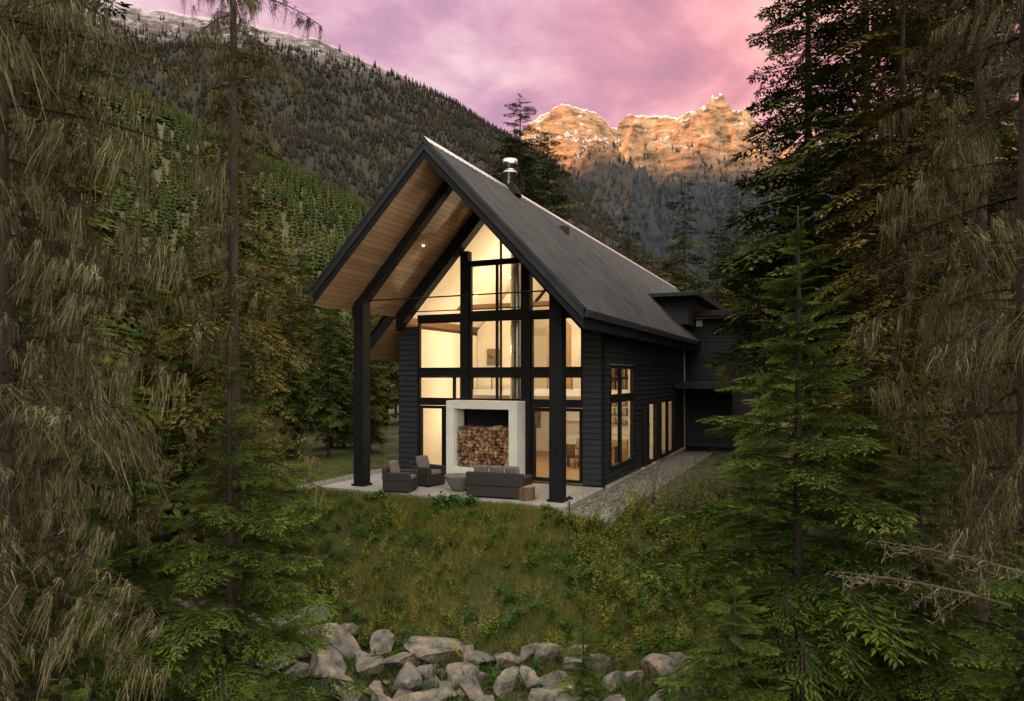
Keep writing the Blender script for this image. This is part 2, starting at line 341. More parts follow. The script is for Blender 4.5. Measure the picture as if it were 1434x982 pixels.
def conifer(name,rng,H,R,nb,T,start=.05,expo=.85,pitch=(10,-18),mats=None,r0=None,irregular=.2,Rmin=.12,T2=None,split=None,data_only=True):
    A=Acc(); tv,tf,tm,tt,(zk,wb)=trunk_geo(H,r0 or H*.013+.02,rng); A.add(tv,tf,tm,tt)
    az=rng.random()*6.28
    for i in range(nb):
        h=start+(1-start)*((i+rng.random())/nb)**.92
        h=min(h,.999)
        if rng.random()<irregular*.5: continue
        L=(R*(1-h)**expo+Rmin)*(1+rng.normal(0,irregular))
        if L<.08: L=.08
        az+=2.399+rng.normal(0,.35)
        pt=math.radians(pitch[1]+(pitch[0]-pitch[1])*h+rng.normal(0,6))
        TT=T
        if T2 is not None and ((h>split) if split>0 else (h<-split)): TT=T2
        v,f,m,t=TT[rng.integers(len(TT))]
        roll=rng.normal(0,.25)
        v=v*np.array([L,L*(.9+.3*rng.random()),L])
        cr,sr=math.cos(roll),math.sin(roll); v=np.stack([v[:,0],v[:,1]*cr-v[:,2]*sr,v[:,1]*sr+v[:,2]*cr],1)
        c,s=math.cos(pt),math.sin(pt); v=np.stack([v[:,0]*c-v[:,2]*s,v[:,1],v[:,0]*s+v[:,2]*c],1)
        c,s=math.cos(az),math.sin(az); v=np.stack([v[:,0]*c-v[:,1]*s,v[:,0]*s+v[:,1]*c,v[:,2]],1)
        z=h*H; v=v+np.array([np.interp(z,zk,wb[:,0]),np.interp(z,zk,wb[:,1]),z])
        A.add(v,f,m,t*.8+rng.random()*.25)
    V,F,M,T_=A.out()
    return mesh_np(name,V,F,mats,M,attr=T_,data_only=data_only)

tg=[tmpl(rng,40,.034,.085,.021,droop=rng.uniform(.2,.4),rise=rng.uniform(.05,.2)) for _ in range(5)]
tm_=[tmpl(rng,26,.07,.13,.042,droop=rng.uniform(.2,.45),rise=rng.uniform(.0,.2)) for _ in range(5)]
tlow=[tmpl(rng,15,.13,.20,.07,droop=rng.uniform(.2,.45),rise=rng.uniform(.0,.2),tl=.42) for _ in range(4)]
tl_=[tmpl(rng,26,.03,.05,.018,droop=rng.uniform(.1,.4),rise=.15,kind='dry',clumps=21,hang=rng.uniform(.9,1.8)) for _ in range(6)]
tdry=[tmpl(rng,32,.024,.055,.017,droop=rng.uniform(.1,.35),rise=.15,kind='dry') for _ in range(5)]
tmx=[tmpl(rng,30,.045,.075,.02,droop=rng.uniform(.2,.4),rise=.1,kind='mixed',clumps=6) for _ in range(5)]

def place(name,me,x,y,s=1.,rz=0,dz=-.1,parent=None):
    o=bpy.data.objects.new(name,me); o.location=(x,y,float(gz(x,y))+dz); o.scale=(s,s,s); o.rotation_euler=(0,0,rz); return link(o,parent)

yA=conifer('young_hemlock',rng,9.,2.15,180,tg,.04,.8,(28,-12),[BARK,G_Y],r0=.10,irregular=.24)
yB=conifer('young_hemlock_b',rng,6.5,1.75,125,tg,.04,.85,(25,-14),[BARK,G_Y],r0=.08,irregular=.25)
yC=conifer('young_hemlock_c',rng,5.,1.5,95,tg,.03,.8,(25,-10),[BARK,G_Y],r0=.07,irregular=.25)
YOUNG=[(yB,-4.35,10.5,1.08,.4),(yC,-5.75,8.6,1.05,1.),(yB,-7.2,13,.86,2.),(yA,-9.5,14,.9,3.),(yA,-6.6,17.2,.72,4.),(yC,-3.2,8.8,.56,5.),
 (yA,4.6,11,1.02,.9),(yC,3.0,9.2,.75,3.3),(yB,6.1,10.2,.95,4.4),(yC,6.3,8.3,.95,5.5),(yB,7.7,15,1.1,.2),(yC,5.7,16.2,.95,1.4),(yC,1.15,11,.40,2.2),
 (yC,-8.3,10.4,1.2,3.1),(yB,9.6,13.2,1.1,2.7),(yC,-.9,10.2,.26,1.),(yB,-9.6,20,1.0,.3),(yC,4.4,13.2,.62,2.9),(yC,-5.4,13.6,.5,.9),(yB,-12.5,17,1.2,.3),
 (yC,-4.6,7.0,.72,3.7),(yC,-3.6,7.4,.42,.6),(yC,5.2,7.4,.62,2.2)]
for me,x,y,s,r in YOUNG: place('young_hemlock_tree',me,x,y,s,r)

mL1=conifer('lichen_fir',rng,17,1.55,200,tl_,.16,.35,(8,-22),[BARK,G_D,LICH],r0=.20,irregular=.3,Rmin=.25,T2=tmx,split=.78)
mL2=conifer('lichen_hemlock',rng,17,1.05,150,tl_[:1]+tmx,.22,.4,(8,-22),[BARK,G_O,LICH],r0=.12,irregular=.4,Rmin=.25,T2=tl_+tmx[:1],split=.5)
mD=conifer('dead_twig_spruce',rng,18,1.7,165,tdry+tl_[:2],.16,.35,(8,-20),[BARK,G_D,LICH],r0=.15,irregular=.35,Rmin=.3)
mG=conifer('tall_fir',rng,24,3.0,240,tm_,.12,.55,(12,-22),[BARK,G_M],r0=.26,irregular=.32,Rmin=.25)
mO=conifer('tall_hemlock',rng,22,2.4,210,[tmpl(rng,28,.06,.11,.034,droop=.4,rise=.1) for _ in range(4)],.15,.5,(5,-25),[BARK,G_O],r0=.22,irregular=.35,Rmin=.25)
place('lichen_draped_fir_tree',mL1,-5.9,7.9,1,0.3); place('lichen_draped_fir_tree',mL1,-8.1,11.0,1.05,2.4)
place('lichen_draped_hemlock_tree',mL2,-4.75,11.6,1,1.1)
place('dead_twig_spruce_tree',mD,7.1,9.4,1,.5); place('dead_twig_spruce_tree',mD,8.6,12.6,1.05,2.6)
for me,x,y,s,r in [(mG,10.7,20.8,1.0,0),(mG,13.4,21,1.08,1.5),(mG,12.2,28,1.05,3),(mO,-8.4,20.5,.66,.5),(mO,9.4,16.5,.85,4),(mG,-14.5,19,1,2.2),(mG,17,25,1.1,5),(mG,-11.5,16,.9,5)]:
    place('tall_fir_tree',me,x,y,s,r)

# ------------------------------------------------------------------ background forest (mid distance)
lod=[conifer('fir_lod%d'%k,rng,20,rng.uniform(2.3,3.2),150,tlow,rng.uniform(.1,.2),rng.uniform(.55,.8),(15,-22),[BARK,[G_M,G_M,G_O,G_H][k]],r0=.20,irregular=.32,Rmin=.2) for k in range(4)]
forest=empty('background_forest')
def H_in(x,y):
    dx,dy=x-2.89,y-21.6; lx=dx*.909-dy*.416; ly=dx*.416+dy*.909
    return -11<lx<6 and -7<ly<40
cnt=0
for k in range(2600):
    if cnt>=230: break
    y=rng.uniform(19,105); r=rng.uniform(-1.,1.); x=r*y
    if H_in(x,y): continue
    if -.6<r<-.29: hmax=3.5+y*rng.uniform(.14,.27)
    elif -.29<=r<-.1: hmax=3.5+y*rng.uniform(.08,.17)
    elif -.1<=r<.30: hmax=3.5+y*rng.uniform(.12,.20)
    else: hmax=3.5+y*rng.uniform(.3,.6)
    h=min(hmax,rng.uniform(16,27))
    if h<5: continue
    place('fir_tree',lod[rng.integers(4)],x,y,h/20.,rng.random()*6,parent=forest); cnt+=1
for k in range(34):
    y=rng.uniform(29,55); r=rng.uniform(-.42,-.17); x=r*y
    if H_in(x,y): continue
    place('fir_tree',lod[rng.integers(4)],x,y,(3.6+y*rng.uniform(.06,.16))/20.,rng.random()*6,parent=forest)
for me,x,y,H in [(mG,.5,46,22.8),(mG,2.9,55,23.8),(lod[0],-3.2,50,21.),(mG,1.2,60,23.),(lod[1],12.,70,22.5),(lod[0],19,75,26),(lod[3],15.5,66,17),(lod[2],23,70,24),(lod[0],-1.3,58,20),(lod[1],26,60,24),(mG,-.9,48,19)]:
    place('tall_fir_tree',me,x,y,H/(24. if me is mG else 20.),x)

def lowtree(name,mat,seed):
    r=np.random.default_rng(seed); V=[];F=[];T=[]
    for k in range(8):
        h=.08+.92*k/8; R=.16*(1-h)**.8+.02
        for i in range(5):
            a=i*1.257+k*.6+r.normal(0,.2); l=R*r.uniform(.7,1.2)
            c,s=math.cos(a),math.sin(a); n=len(V)
            V+=[(0,0,h+.12),(c*l*.6-s*l*.5,s*l*.6+c*l*.5,h-.0),(c*l,s*l,h-.05),(c*l*.6+s*l*.5,s*l*.6-c*l*.5,h)]
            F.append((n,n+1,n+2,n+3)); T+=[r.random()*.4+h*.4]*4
    return mesh_np(name,V,F,[mat],attr=T,data_only=True)
def instancer(name,P,S,me):
    n=len(P); a=rng.random(n)*6.28; c=np.cos(a)*S*.5*1.414; s=np.sin(a)*S*.5*1.414
    V=np.stack([P+np.stack([c,s,0*c],1),P+np.stack([-s,c,0*c],1),P+np.stack([-c,-s,0*c],1),P+np.stack([s,-c,0*c],1)],1).reshape(-1,3)
    par=mesh_np(name,V,np.arange(4*n).reshape(n,4),[])
    par.instance_type='FACES'; par.use_instance_faces_scale=True; par.instance_faces_scale=1.
    par.show_instancer_for_render=False; par.show_instancer_for_viewport=False
    link(bpy.data.objects.new('conifer',me),par)
    return par
n=26000; px=rng.uniform(-800,260,n); py=rng.uniform(95,1050,n); keep=(px/py>-.8)&(px/py<.4)
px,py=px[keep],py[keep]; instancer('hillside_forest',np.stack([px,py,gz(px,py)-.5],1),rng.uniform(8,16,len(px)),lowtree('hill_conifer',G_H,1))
def on_mtn(X,Y,Z,n,cond):
    i=rng.uniform(0,X.shape[0]-1.001,n); j=rng.uniform(0,X.shape[1]-1.001,n); a=i.astype(int); b=j.astype(int); fi=i-a; fj=j-b
    z=(Z[a,b]*(1-fi)+Z[a+1,b]*fi)*(1-fj)+(Z[a,b+1]*(1-fi)+Z[a+1,b+1]*fi)*fj
    x=X[a,b]+(X[a+1,b]-X[a,b])*fi; y=Y[a,b]+(Y[a,b+1]-Y[a,b])*fj
    k=cond(x,y,z); return np.stack([x,y,z-1],1)[k]
P=on_mtn(MX,MY,MZ,330000,lambda x,y,z:(y>480)&(y<1480)&(x/y>-.72)&(x/y<.35)&(z>60)&(z+rng.normal(0,30,len(z))<np.interp(x,[-600,-300,-180,0],[525,522,550,600])))
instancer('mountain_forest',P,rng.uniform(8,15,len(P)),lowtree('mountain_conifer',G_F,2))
P=on_mtn(RX,RY,RZ,60000,lambda x,y,z:(y<2200)&(x/y>-.08)&(x/y<.45)&(z>150)&(z+rng.normal(0,60,len(z))<590))
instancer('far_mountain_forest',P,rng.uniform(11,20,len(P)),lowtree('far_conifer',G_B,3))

# ------------------------------------------------------------------ HOUSE
TH=math.radians(-24.6)
house=empty('modern_cabin',(2.89,21.6,0),TH)
def W(s,t):
    return (2.89-s*.909+t*.416, 21.6+s*.416+t*.909)
RXc=-3.885; ZR=10.165; K=1.07
def zr(x): return ZR-K*abs(x-RXc)
def slab(name,pts,mats,top=-.03,bot=-.52):
    n=len(pts); V=[(x,y,zr(x)+top) for x,y in pts]+[(x,y,zr(x)+bot) for x,y in pts]
    F=[tuple(range(n)),tuple(reversed(range(n,2*n)))]+[(i+n,(i+1)%n+n,(i+1)%n,i) for i in range(n)]
    return poly(name,V,F,mats,house,midx=[0,1]+[0]*n)
BACK=31.
slab('roof_right_deck',[(RXc,-4.37),(.685,-4.0),(.685,BACK),(RXc,BACK)],[BLK,SOFF])
slab('roof_left_deck',[(RXc,BACK),(-7.62,BACK),(-7.62,-4.66),(RXc,-4.37)],[BLK,SOFF])
slab('roof_left_eave',[(-7.62,-.3),(-7.62,BACK),(-9.05,BACK),(-9.05,-.3)],[BLK,SOFF])
def corr(name,xa,ya,xb,yb,yend,mat):
    per=.30; Nn=int((yend-ya)/per*10)
    t=np.linspace(0,1,Nn)
    nx=K/math.hypot(1,K)*(1 if xb>xa else -1); nzz=1/math.hypot(1,K)
    rows=5; VV=[]; TT=[]
    for r in range(rows):
        f=r/(rows-1); x=xa+(xb-xa)*f; y0=ya+(yb-ya)*f; y=y0+(yend-y0)*t
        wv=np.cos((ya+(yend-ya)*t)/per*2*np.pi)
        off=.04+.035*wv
        VV.append(np.stack([x+nx*off,y,zr(x)+nzz*off+0*t],1)); TT.append(.5+.5*wv)  # rib height drives the painted light and dark
    V=np.concatenate(VV); i=np.arange(rows-1)[:,None]*Nn+np.arange(Nn-1)[None,:]
    F=np.stack([i,i+Nn,i+Nn+1,i+1],-1).reshape(-1,4)
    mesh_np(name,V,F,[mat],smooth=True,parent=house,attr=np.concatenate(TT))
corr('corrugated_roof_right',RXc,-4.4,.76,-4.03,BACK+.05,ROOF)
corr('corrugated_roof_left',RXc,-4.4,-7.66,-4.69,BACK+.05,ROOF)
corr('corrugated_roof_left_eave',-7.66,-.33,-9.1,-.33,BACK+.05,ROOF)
V=[];F=[]
for y in (-4.42,BACK+.06):
    V+=[(RXc-.17,y,ZR-.17*K+.10),(RXc,y,ZR+.12),(RXc+.17,y,ZR-.17*K+.10)]
F=[(0,1,4,3),(1,2,5,4)]
poly('ridge_cap',V,F,CAP,house)
def rake(name,xa,ya,xb,yb,top,bot,dy0,dy1,mat):
    V=[(xa,ya+dy0,zr(xa)+top),(xb,yb+dy0,zr(xb)+top),(xb,yb+dy0,zr(xb)+bot),(xa,ya+dy0,zr(xa)+bot),
       (xa,ya+dy1,zr(xa)+top),(xb,yb+dy1,zr(xb)+top),(xb,yb+dy1,zr(xb)+bot),(xa,ya+dy1,zr(xa)+bot)]
    poly(name,V,[(0,1,2,3),(7,6,5,4),(0,4,5,1),(1,5,6,2),(2,6,7,3),(3,7,4,0)],mat,house)
FASC=mat_noise('fascia_metal',[(0.3,(.012,.013,.017)),(.7,(.024,.025,.031))],2,.5,spec=.3)
rake('rake_fascia_right',RXc,-4.37,.70,-4.0,0.0,-.26,-.05,-.004,FASC)
rake('rake_fascia_left',RXc,-4.37,-7.64,-4.66,0.0,-.26,-.05,-.004,FASC)
rake('rake_trim_right',RXc,-4.37,.71,-4.0,.07,-.035,-.075,-.052,FASC)
rake('rake_trim_left',RXc,-4.37,-7.66,-4.66,.07,-.035,-.075,-.052,FASC)
box('gutter_right',.70,.82,-4.0,13.0,zr(.7)-.22,zr(.7)-.06,FASC,house,.01)
def rafter(name,y,dy,top,bot,xl,xr):
    rake(name+'_left',RXc,y,xl,y,top,bot,0,dy,BLK); rake(name+'_right',RXc,y,xr,y,top,bot,0,dy,BLK)
rafter('post_rafter',-2.95,.28,-.525,-.92,-7.5,.45)
rafter('wall_rafter',-.42,.40,-.525,-1.10,-7.55,-.0)
for nm,s,t in (('post_right',.48,-2.8),('post_left',7.23,-2.8)):
    box(nm,-s-.19,-s+.19,t-.19,t+.19,.0,zr(-s)-.6,BLK,house,.008)
    box(nm+'_foot',-s-.24,-s+.24,t-.24,t+.24,.0,.06,BLK,house)
def rod(name,a,b,r,mat,parent):
    a=Vector(a);b=Vector(b);d=(b-a).normalized(); u=d.orthogonal().normalized(); v=d.cross(u); V=[];n=8
    for p in (a,b):
        for i in range(n):
            w=u*math.cos(i*2*math.pi/n)*r+v*math.sin(i*2*math.pi/n)*r; V.append(tuple(p+w))
    F=[(i,(i+1)%n,(i+1)%n+n,i+n) for i in range(n)]+[tuple(reversed(range(n))),tuple(range(n,2*n))]
    return poly(name,V,F,mat,parent)
rod('tie_rod',(-7.23,-2.8,5.95),(-.48,-2.8,5.95),.022,BLK,house)
rod('tie_rod_wall',(-6.9,-.5,5.78),(-.6,-.5,5.78),.018,BLK,house)

# front wall
def gl(s): return 9.02-K*abs(-s-RXc)
Y0,Y1=-.02,.20
cols=[(5.12,4.81),(2.81,2.5)]
L=[]
for a,b in cols: L.append((-a,-b,Y0-.06,Y1,0,gl(a if a>3.8 else b)+.15))
boxes('wall_columns',L,BLK,house,.005)
L=[]
for z0,z1 in ((2.5,2.70),(3.53,3.77),(5.47,5.71)):
    L+=[(-6.9,-5.12,Y0,Y1,z0,z1),(-4.81,-2.81,Y0,Y1,z0,z1),(-2.5,-.68,Y0,Y1,z0,z1)]
L+=[(-4.81,-2.81,Y0,Y1,7.38,7.50)]
boxes('wall_beams',L,BLK,house,.005)
L=[]
def frame(x0,x1,z0,z1,w=.06):
    L.extend([(x0,x0+w,.02,.16,z0,z1),(x1-w,x1,.02,.16,z0,z1),(x0+w,x1-w,.02,.16,z0,z0+w),(x0+w,x1-w,.02,.16,z1-w,z1)])
for (a,b) in ((-6.9,-5.12),(-4.81,-2.81),(-2.5,-.70)):
    frame(a,b,2.701,3.529); frame(a,b,3.771,5.469)
frame(-4.81,-2.81,5.711,7.379)
for x in (-5.47,): L.append((x,x+.07,.01,.15,2.72,3.52))
for x in (-1.62,-3.80): 
    L.append((x,x+.06,.01,.15,2.72,3.52)); L.append((x,x+.06,.01,.15,3.79,5.46))
L.append((-3.80,-3.74,.01,.15,5.73,7.36)); L.append((-1.62,-1.56,.01,.15,5.72,6.6))
frame(-6.86,-5.82,.06,2.48,.10); frame(-5.80,-5.35,.06,2.48,.07)
frame(-2.48,-1.62,.06,2.48,.12); frame(-1.60,-.71,.06,2.48,.10)
boxes('window_frames',L,BLK,house,.004)
box('door_handle',-1.78,-1.755,-.06,.02,1.0,1.35,STEEL,house)
box('wall_infill_fireplace',-5.33,-2.5,.03,.19,0,2.5,BLK,house)
zz=lambda x: 9.02-K*abs(x-RXc)+.1
poly('front_glazing',[(-6.92,.10,.05),(-.69,.10,.05),(-.69,.10,zz(-.69)),(RXc,.10,zz(RXc)),(-6.92,.10,zz(-6.92))],[(0,1,2,3,4)],GLASS,house)
def siding(name,axis,pos,a0,a1,z0,z1,holes,out,rowh=.185,ztop=None):
    V=[];F=[]; z=z0
    while z<z1-.01:
        zt=min(z+rowh,z1); iv=[(a0,a1)]
        for (h0,h1,hz0,hz1) in holes:
            if (z+zt)/2>hz0 and (z+zt)/2<hz1:
                ni=[]
                for p,q in iv:
                    if h1<=p or h0>=q: ni.append((p,q)); continue
                    if p<h0: ni.append((p,h0))
                    if q>h1: ni.append((h1,q))
                iv=ni
        for p,q in iv:
            k=len(V); o1=out*.042; o2=out*.004
            pr=[(p,0,z),(q,0,z),(q,0,zt),(p,0,zt),(p,o1,z),(q,o1,z),(q,o2,zt+.0),(p,o2,zt+.0)]
            for a,o,zv in pr:
                V.append((a,pos+o,zv) if axis=='x' else (pos+o,a,zv))
            F+=[tuple(i+k for i in f) for f in [(0,1,5,4),(1,2,6,5),(2,3,7,6),(3,0,4,7),(4,5,6,7),(0,3,2,1)]]
        z+=rowh
    return poly(name,V,F,SID,house)
siding('front_siding_right','x',.0,-.68,-.06,.05,5.45,[],-1)
siding('front_siding_left','x',.0,-7.66,-6.9,.05,5.3,[],-1)
boxes('front_wall_core',[(-.68,-.02,.005,.2,-.1,5.4),(-7.64,-6.9,.005,.2,-.1,5.3)],BLK,house)
SH=[(.62,3.75,.45,3.9),(5.0,5.5,.05,2.5),(5.95,7.4,.05,2.5),(8.2,11.2,.05,2.5)]
siding('side_siding','y',.0,.06,13.5,.05,5.45,SH,1)
box('corner_board',-.06,.05,-.05,.06,-.05,5.45,BLK,house,.004)
core=[(0.2,.62,-.1,5.45),(.62,3.75,-.1,.45),(.62,3.75,3.9,5.45),(3.75,5.0,-.1,5.45),(5.0,5.5,2.5,5.45),(5.5,5.95,-.1,5.45),(5.95,7.4,2.5,5.45),(7.4,8.2,-.1,5.45),(8.2,11.2,2.5,5.45),(11.2,30,-.1,5.45)]
boxes('side_wall_core',[(-.2,-.004,a,b,c,d) for a,b,c,d in core],CREAM,house)
L=[]
def sframe(y0,y1,z0,z1,w=.07): L.extend([(-.10,.055,y0,y0+w,z0,z1),(-.10,.055,y1-w,y1,z0,z1),(-.10,.055,y0+w,y1-w,z0,z0+w),(-.10,.055,y0+w,y1-w,z1-w,z1)])
sframe(.62,3.75,.45,3.9,.12); L.append((-.10,.045,.74,3.63,2.64,2.92))
L.append((-.09,.04,1.95,2.03,.57,2.64)); L.append((-.09,.04,1.95,2.03,2.92,3.78))
for a,b in ((5.0,5.5),(5.95,7.4),(8.2,11.2)): sframe(a,b,.05,2.5,.09)
L.append((-.09,.04,9.65,9.77,.14,2.41))
boxes('side_window_frames',L,BLK,house,.004)
poly('side_glazing',[(-.03,.65,.5),(-.03,3.7,.5),(-.03,3.7,3.85),(-.03,.65,3.85),(-.03,5.03,.1),(-.03,11.1,.1),(-.03,11.1,2.45),(-.03,5.03,2.45)],[(0,1,2,3),(4,5,6,7)],GLASS,house)
box('left_wall',-7.66,-7.46,.21,30,-.1,5.3,CREAM,house)
box('left_wall_cladding',-7.70,-7.665,.0,30,-.1,5.3,BLK,house)
box('foundation',-7.66,-.01,.02,30,-.4,-.101,CONC,house)
box('interior_floor',-7.45,-.21,.21,12,-.10,.02,FLOOR,house)
box('interior_back_wall',-7.45,-.21,9.0,9.1,.02,5.3,CREAM,house)
poly('interior_back_gable',[(-7.45,8.99,4.9),(-.21,8.99,4.9),(-.21,8.99,5.4),(RXc,8.99,9.35),(-7.45,8.99,5.4)],[(0,1,2,3,4)],CREAM,house)
poly('interior_ceiling',[(RXc,.22,9.5),(RXc,9,9.5),(-7.46,9,9.5-K*3.575),(-7.46,.22,9.5-K*3.575),(-.2,.22,9.5-K*3.685),(-.2,9,9.5-K*3.685)],[(0,3,2,1),(0,1,5,4)],CREAM,house)
box('loft_floor',-7.4,-.25,5.2,8.98,2.72,2.98,WHT,house)
WPAN=mat_noise('warm_wood_panel',[(.3,(.30,.19,.10)),(.7,(.42,.28,.16))],3,.6)
WOODD=mat_noise('dark_walnut',[(.3,(.06,.035,.02)),(.7,(.13,.08,.045))],3,.5,stretch=(1,1,6))
poly('loft_partition',[(-7.4,5.6,3.0),(-5.6,5.6,3.0),(-5.6,5.6,5.0),(-4.9,5.6,5.7),(-4.9,5.6,8.2),(-7.4,5.6,5.5)],[(0,1,2,3,4,5)],CREAM,house)
poly('loft_partition_trim',[(-5.6,5.58,3.0),(-5.35,5.58,3.0),(-5.35,5.58,5.0),(-4.75,5.58,5.6),(-4.9,5.58,5.75),(-5.6,5.58,5.05)],[(0,1,2,3,4,5)],BLK,house)
poly('loft_partition_mid',[(-4.2,5.7,3.0),(-3.1,5.7,3.0),(-3.1,5.7,5.6),(-3.65,5.7,6.2),(-4.2,5.7,5.6)],[(0,1,2,3,4)],WPAN,house)
boxes('collar_beams',[(-7.3,-.4,y,y+.14,6.15,6.35) for y in (3.0,6.4)],WPAN,house)
L=[(-2.6,-.5,5.9,6.25,3.0,3.05)]+[(-2.6,-.5,5.9,6.25,z,z+.04) for z in (3.5,4.0,4.5,5.0)]+[(x,x+.04,5.9,6.25,3,5.04) for x in (-2.6,-1.9,-1.2,-.54)]+[(-2.6,-.5,6.24,6.28,3,5.04)]
boxes('bookshelf',L,WOODD,house)
BK=[mat_noise('books_%d'%i,[(.3,c),(.7,tuple(v*1.4 for v in c))],5,.7) for i,c in enumerate([(.25,.06,.04),(.05,.10,.16),(.3,.22,.1),(.08,.12,.06)])]
for b in range(4):
    L=[]
    for z in (3.05,3.54,4.04,4.54):
        x=-2.52+b*.07
        while x<-.62:
            if random.random()<.7: L.append((x,x+.05,5.95,6.15,z,z+random.uniform(.2,.36)))
            x+=.28
    boxes('books_%d'%b,L,BK[b],house)
boxes('loft_rail',[(-7.4,-.3,5.15,5.19,3.85,3.9)]+[(-7.4+i*.9,-7.37+i*.9,5.15,5.19,2.98,3.9) for i in range(8)],BLK,house)
ART=mat_noise('framed_art',[(.35,(.05,.045,.04)),(.5,(.25,.18,.1)),(.65,(.1,.13,.12))],4,.6)
box('framed_picture',-6.6,-5.8,8.9,8.95,1.1,2.1,ART,house); box('framed_picture_loft',-6.9,-6.3,5.52,5.56,4.0,4.7,ART,house)
boxes('kitchen_cabinet',[(-4.6,-.3,8.3,8.95,.02,.92),(-4.6,-3.4,8.5,8.95,1.5,2.4),(-1.1,-.3,8.5,8.95,1.5,2.4)],WHT,house,.01)
boxes('kitchen_island',[(-3.2,-1.0,6.6,7.3,.02,.90)],WPAN,house,.01)
boxes('kitchen_shelves',[(-3.3,-1.2,8.65,8.95,z,z+.04) for z in (1.4,1.8,2.2)],WOODD,house)
L=[]
for z in (1.44,1.84,2.24):
    x=-3.2
    while x<-1.3: L.append((x,x+random.uniform(.07,.16),8.7,8.85,z,z+random.uniform(.1,.28))); x+=.24
boxes('kitchen_crockery',L,BK[2],house)
boxes('dining_table',[(-2.9,-1.1,4.2,6.0,.72,.77),(-2.8,-2.7,4.3,4.4,.02,.72),(-1.3,-1.2,4.3,4.4,.02,.72),(-2.8,-2.7,5.8,5.9,.02,.72),(-1.3,-1.2,5.8,5.9,.02,.72)],WOODD,house,.005)
L=[]
for x,y in ((-2.4,3.8),(-1.6,3.8)):
    L+=[(x-.2,x+.2,y-.2,y+.2,.43,.48),(x-.2,x+.2,y-.22,y-.18,.48,.95)]+[(x+a,x+a+.03,y+b,y+b+.03,.02,.43) for a in(-.2,.17) for b in(-.2,.17)]
boxes('dining_chairs',L,WOODD,house)
boxes('living_sofa',[(-6.9,-5.3,3.4,4.2,.1,.42),(-6.9,-5.3,4.2,4.4,.1,.85),(-6.9,-6.7,3.4,4.2,.42,.6)],mat_noise('linen',[(.3,(.4,.36,.3)),(.7,(.5,.46,.4))],6,.95),house,.04)
box('interior_curtain',-7.35,-7.2,.35,.9,.05,2.6,WHT,house,.02)
lathe('interior_flue',[(.24,2.7),(.24,9.6)],STEEL,house,24,(-3.55,1.25))
boxes('flue_chase',[(-4.0,-3.93,.75,.82,2.7,9.1),(-3.1,-3.03,.75,.82,2.7,9.1)],WOODD,house)
lathe('chimney_flue',[(.22,9.7),(.22,10.72),(.27,10.73),(.27,10.8),(.20,10.82),(.20,10.95),(.27,10.96),(.27,11.25),(.0,11.27)],STEEL,house,24,(-3.85,1.3))
lathe('chimney_flashing',[(.42,9.95),(.30,10.22),(.225,10.36)],ROOF,house,24,(-3.85,1.3))
boxes('roof_vent',[(-3.15,-2.75,4.0,4.5,zr(-2.95)-.1,zr(-2.95)+.22)],FASC,house,.02)
X0,X1=-5.29,-2.66; FY=-.75
boxes('fireplace_surround',[(X0,X0+.30,FY,.02,.0,2.43),(X1-.30,X1,FY,.02,.0,2.43),(X0,X1,FY,.02,2.432,2.70),(X0+.302,X1-.302,FY+.02,.02,0,.48)],WHT,house,.008)
box('fireplace_recess_back',X0+.302,X1-.302,-.08,.01,.481,2.43,BLK,house)
box('firebox_liner',X0+.302,X0+.33,FY+.12,-.081,.481,2.43,WHT,house)
BULB=mat_emit('warm_bulb',(1.,.72,.38),14.)
def spot(name,x,y,z,e,ang=110,parent=house,col=(1,.66,.36)):
    l=bpy.data.lights.new(name,'SPOT'); l.energy=e; l.color=col; l.spot_size=math.radians(ang); l.spot_blend=.6; l.shadow_soft_size=.05
    o=link(bpy.data.objects.new(name,l),parent); o.location=(x,y,z); return o
def pt(name,x,y,z,e,col=(1,.75,.46),r=.08):
    l=bpy.data.lights.new(name,'POINT'); l.energy=e*.92; l.color=col; l.shadow_soft_size=r
    o=link(bpy.data.objects.new(name,l),house); o.location=(x,y,z); return o
for i,(x,y) in enumerate(((-5.6,-1.7),(-2.3,-1.7))):
    z=zr(x)-.53; lathe('soffit_downlight_%d'%i,[(.0,z-.012),(.045,z-.012),(.045,z)],BULB,house,16,(x,y)); spot('soffit_lamp_%d'%i,x,y,z-.05,80)
for i,(x,y) in enumerate(((-5.6,2.5),(-5.6,5),(-2.2,2.5),(-2.2,5),(-4.6,7.5),(-3,7.5),(-6.4,3.5),(-1.4,3.5))):
    z=9.5-K*abs(x-RXc)-.01; lathe('ceiling_light_%d'%i,[(.0,z-.03),(.06,z-.03),(.06,z)],BULB,house,16,(x,y))
pt('living_lamp',-3.9,3.4,7.0,290); pt('living_lamp_left',-6.0,2.6,4.6,115); pt('living_lamp_right',-1.7,2.8,4.6,140)
pt('kitchen_lamp',-2.0,6.2,2.2,120); pt('ground_lamp_left',-6.0,2.6,1.9,95); pt('ground_lamp_right',-1.8,2.6,2.1,95); pt('loft_lamp',-3.0,7.3,5.2,130)
rod('pendant_cord',(-1.9,1.6,5.62),(-1.9,1.6,7.2),.008,BLK,house)
V=[(0.06*math.cos(a)*math.sin(b),.06*math.sin(a)*math.sin(b),.06*math.cos(b)) for b in np.linspace(0,math.pi,8) for a in np.linspace(0,6.283,12,endpoint=False)]
V=[(x-1.9,y+1.6,z+5.6) for x,y,z in V]
poly('pendant_bulb',V,[(j*12+i,j*12+(i+1)%12,(j+1)*12+(i+1)%12,(j+1)*12+i) for j in range(7) for i in range(12)],mat_emit('pendant_glow',(1,.75,.4),40),house)
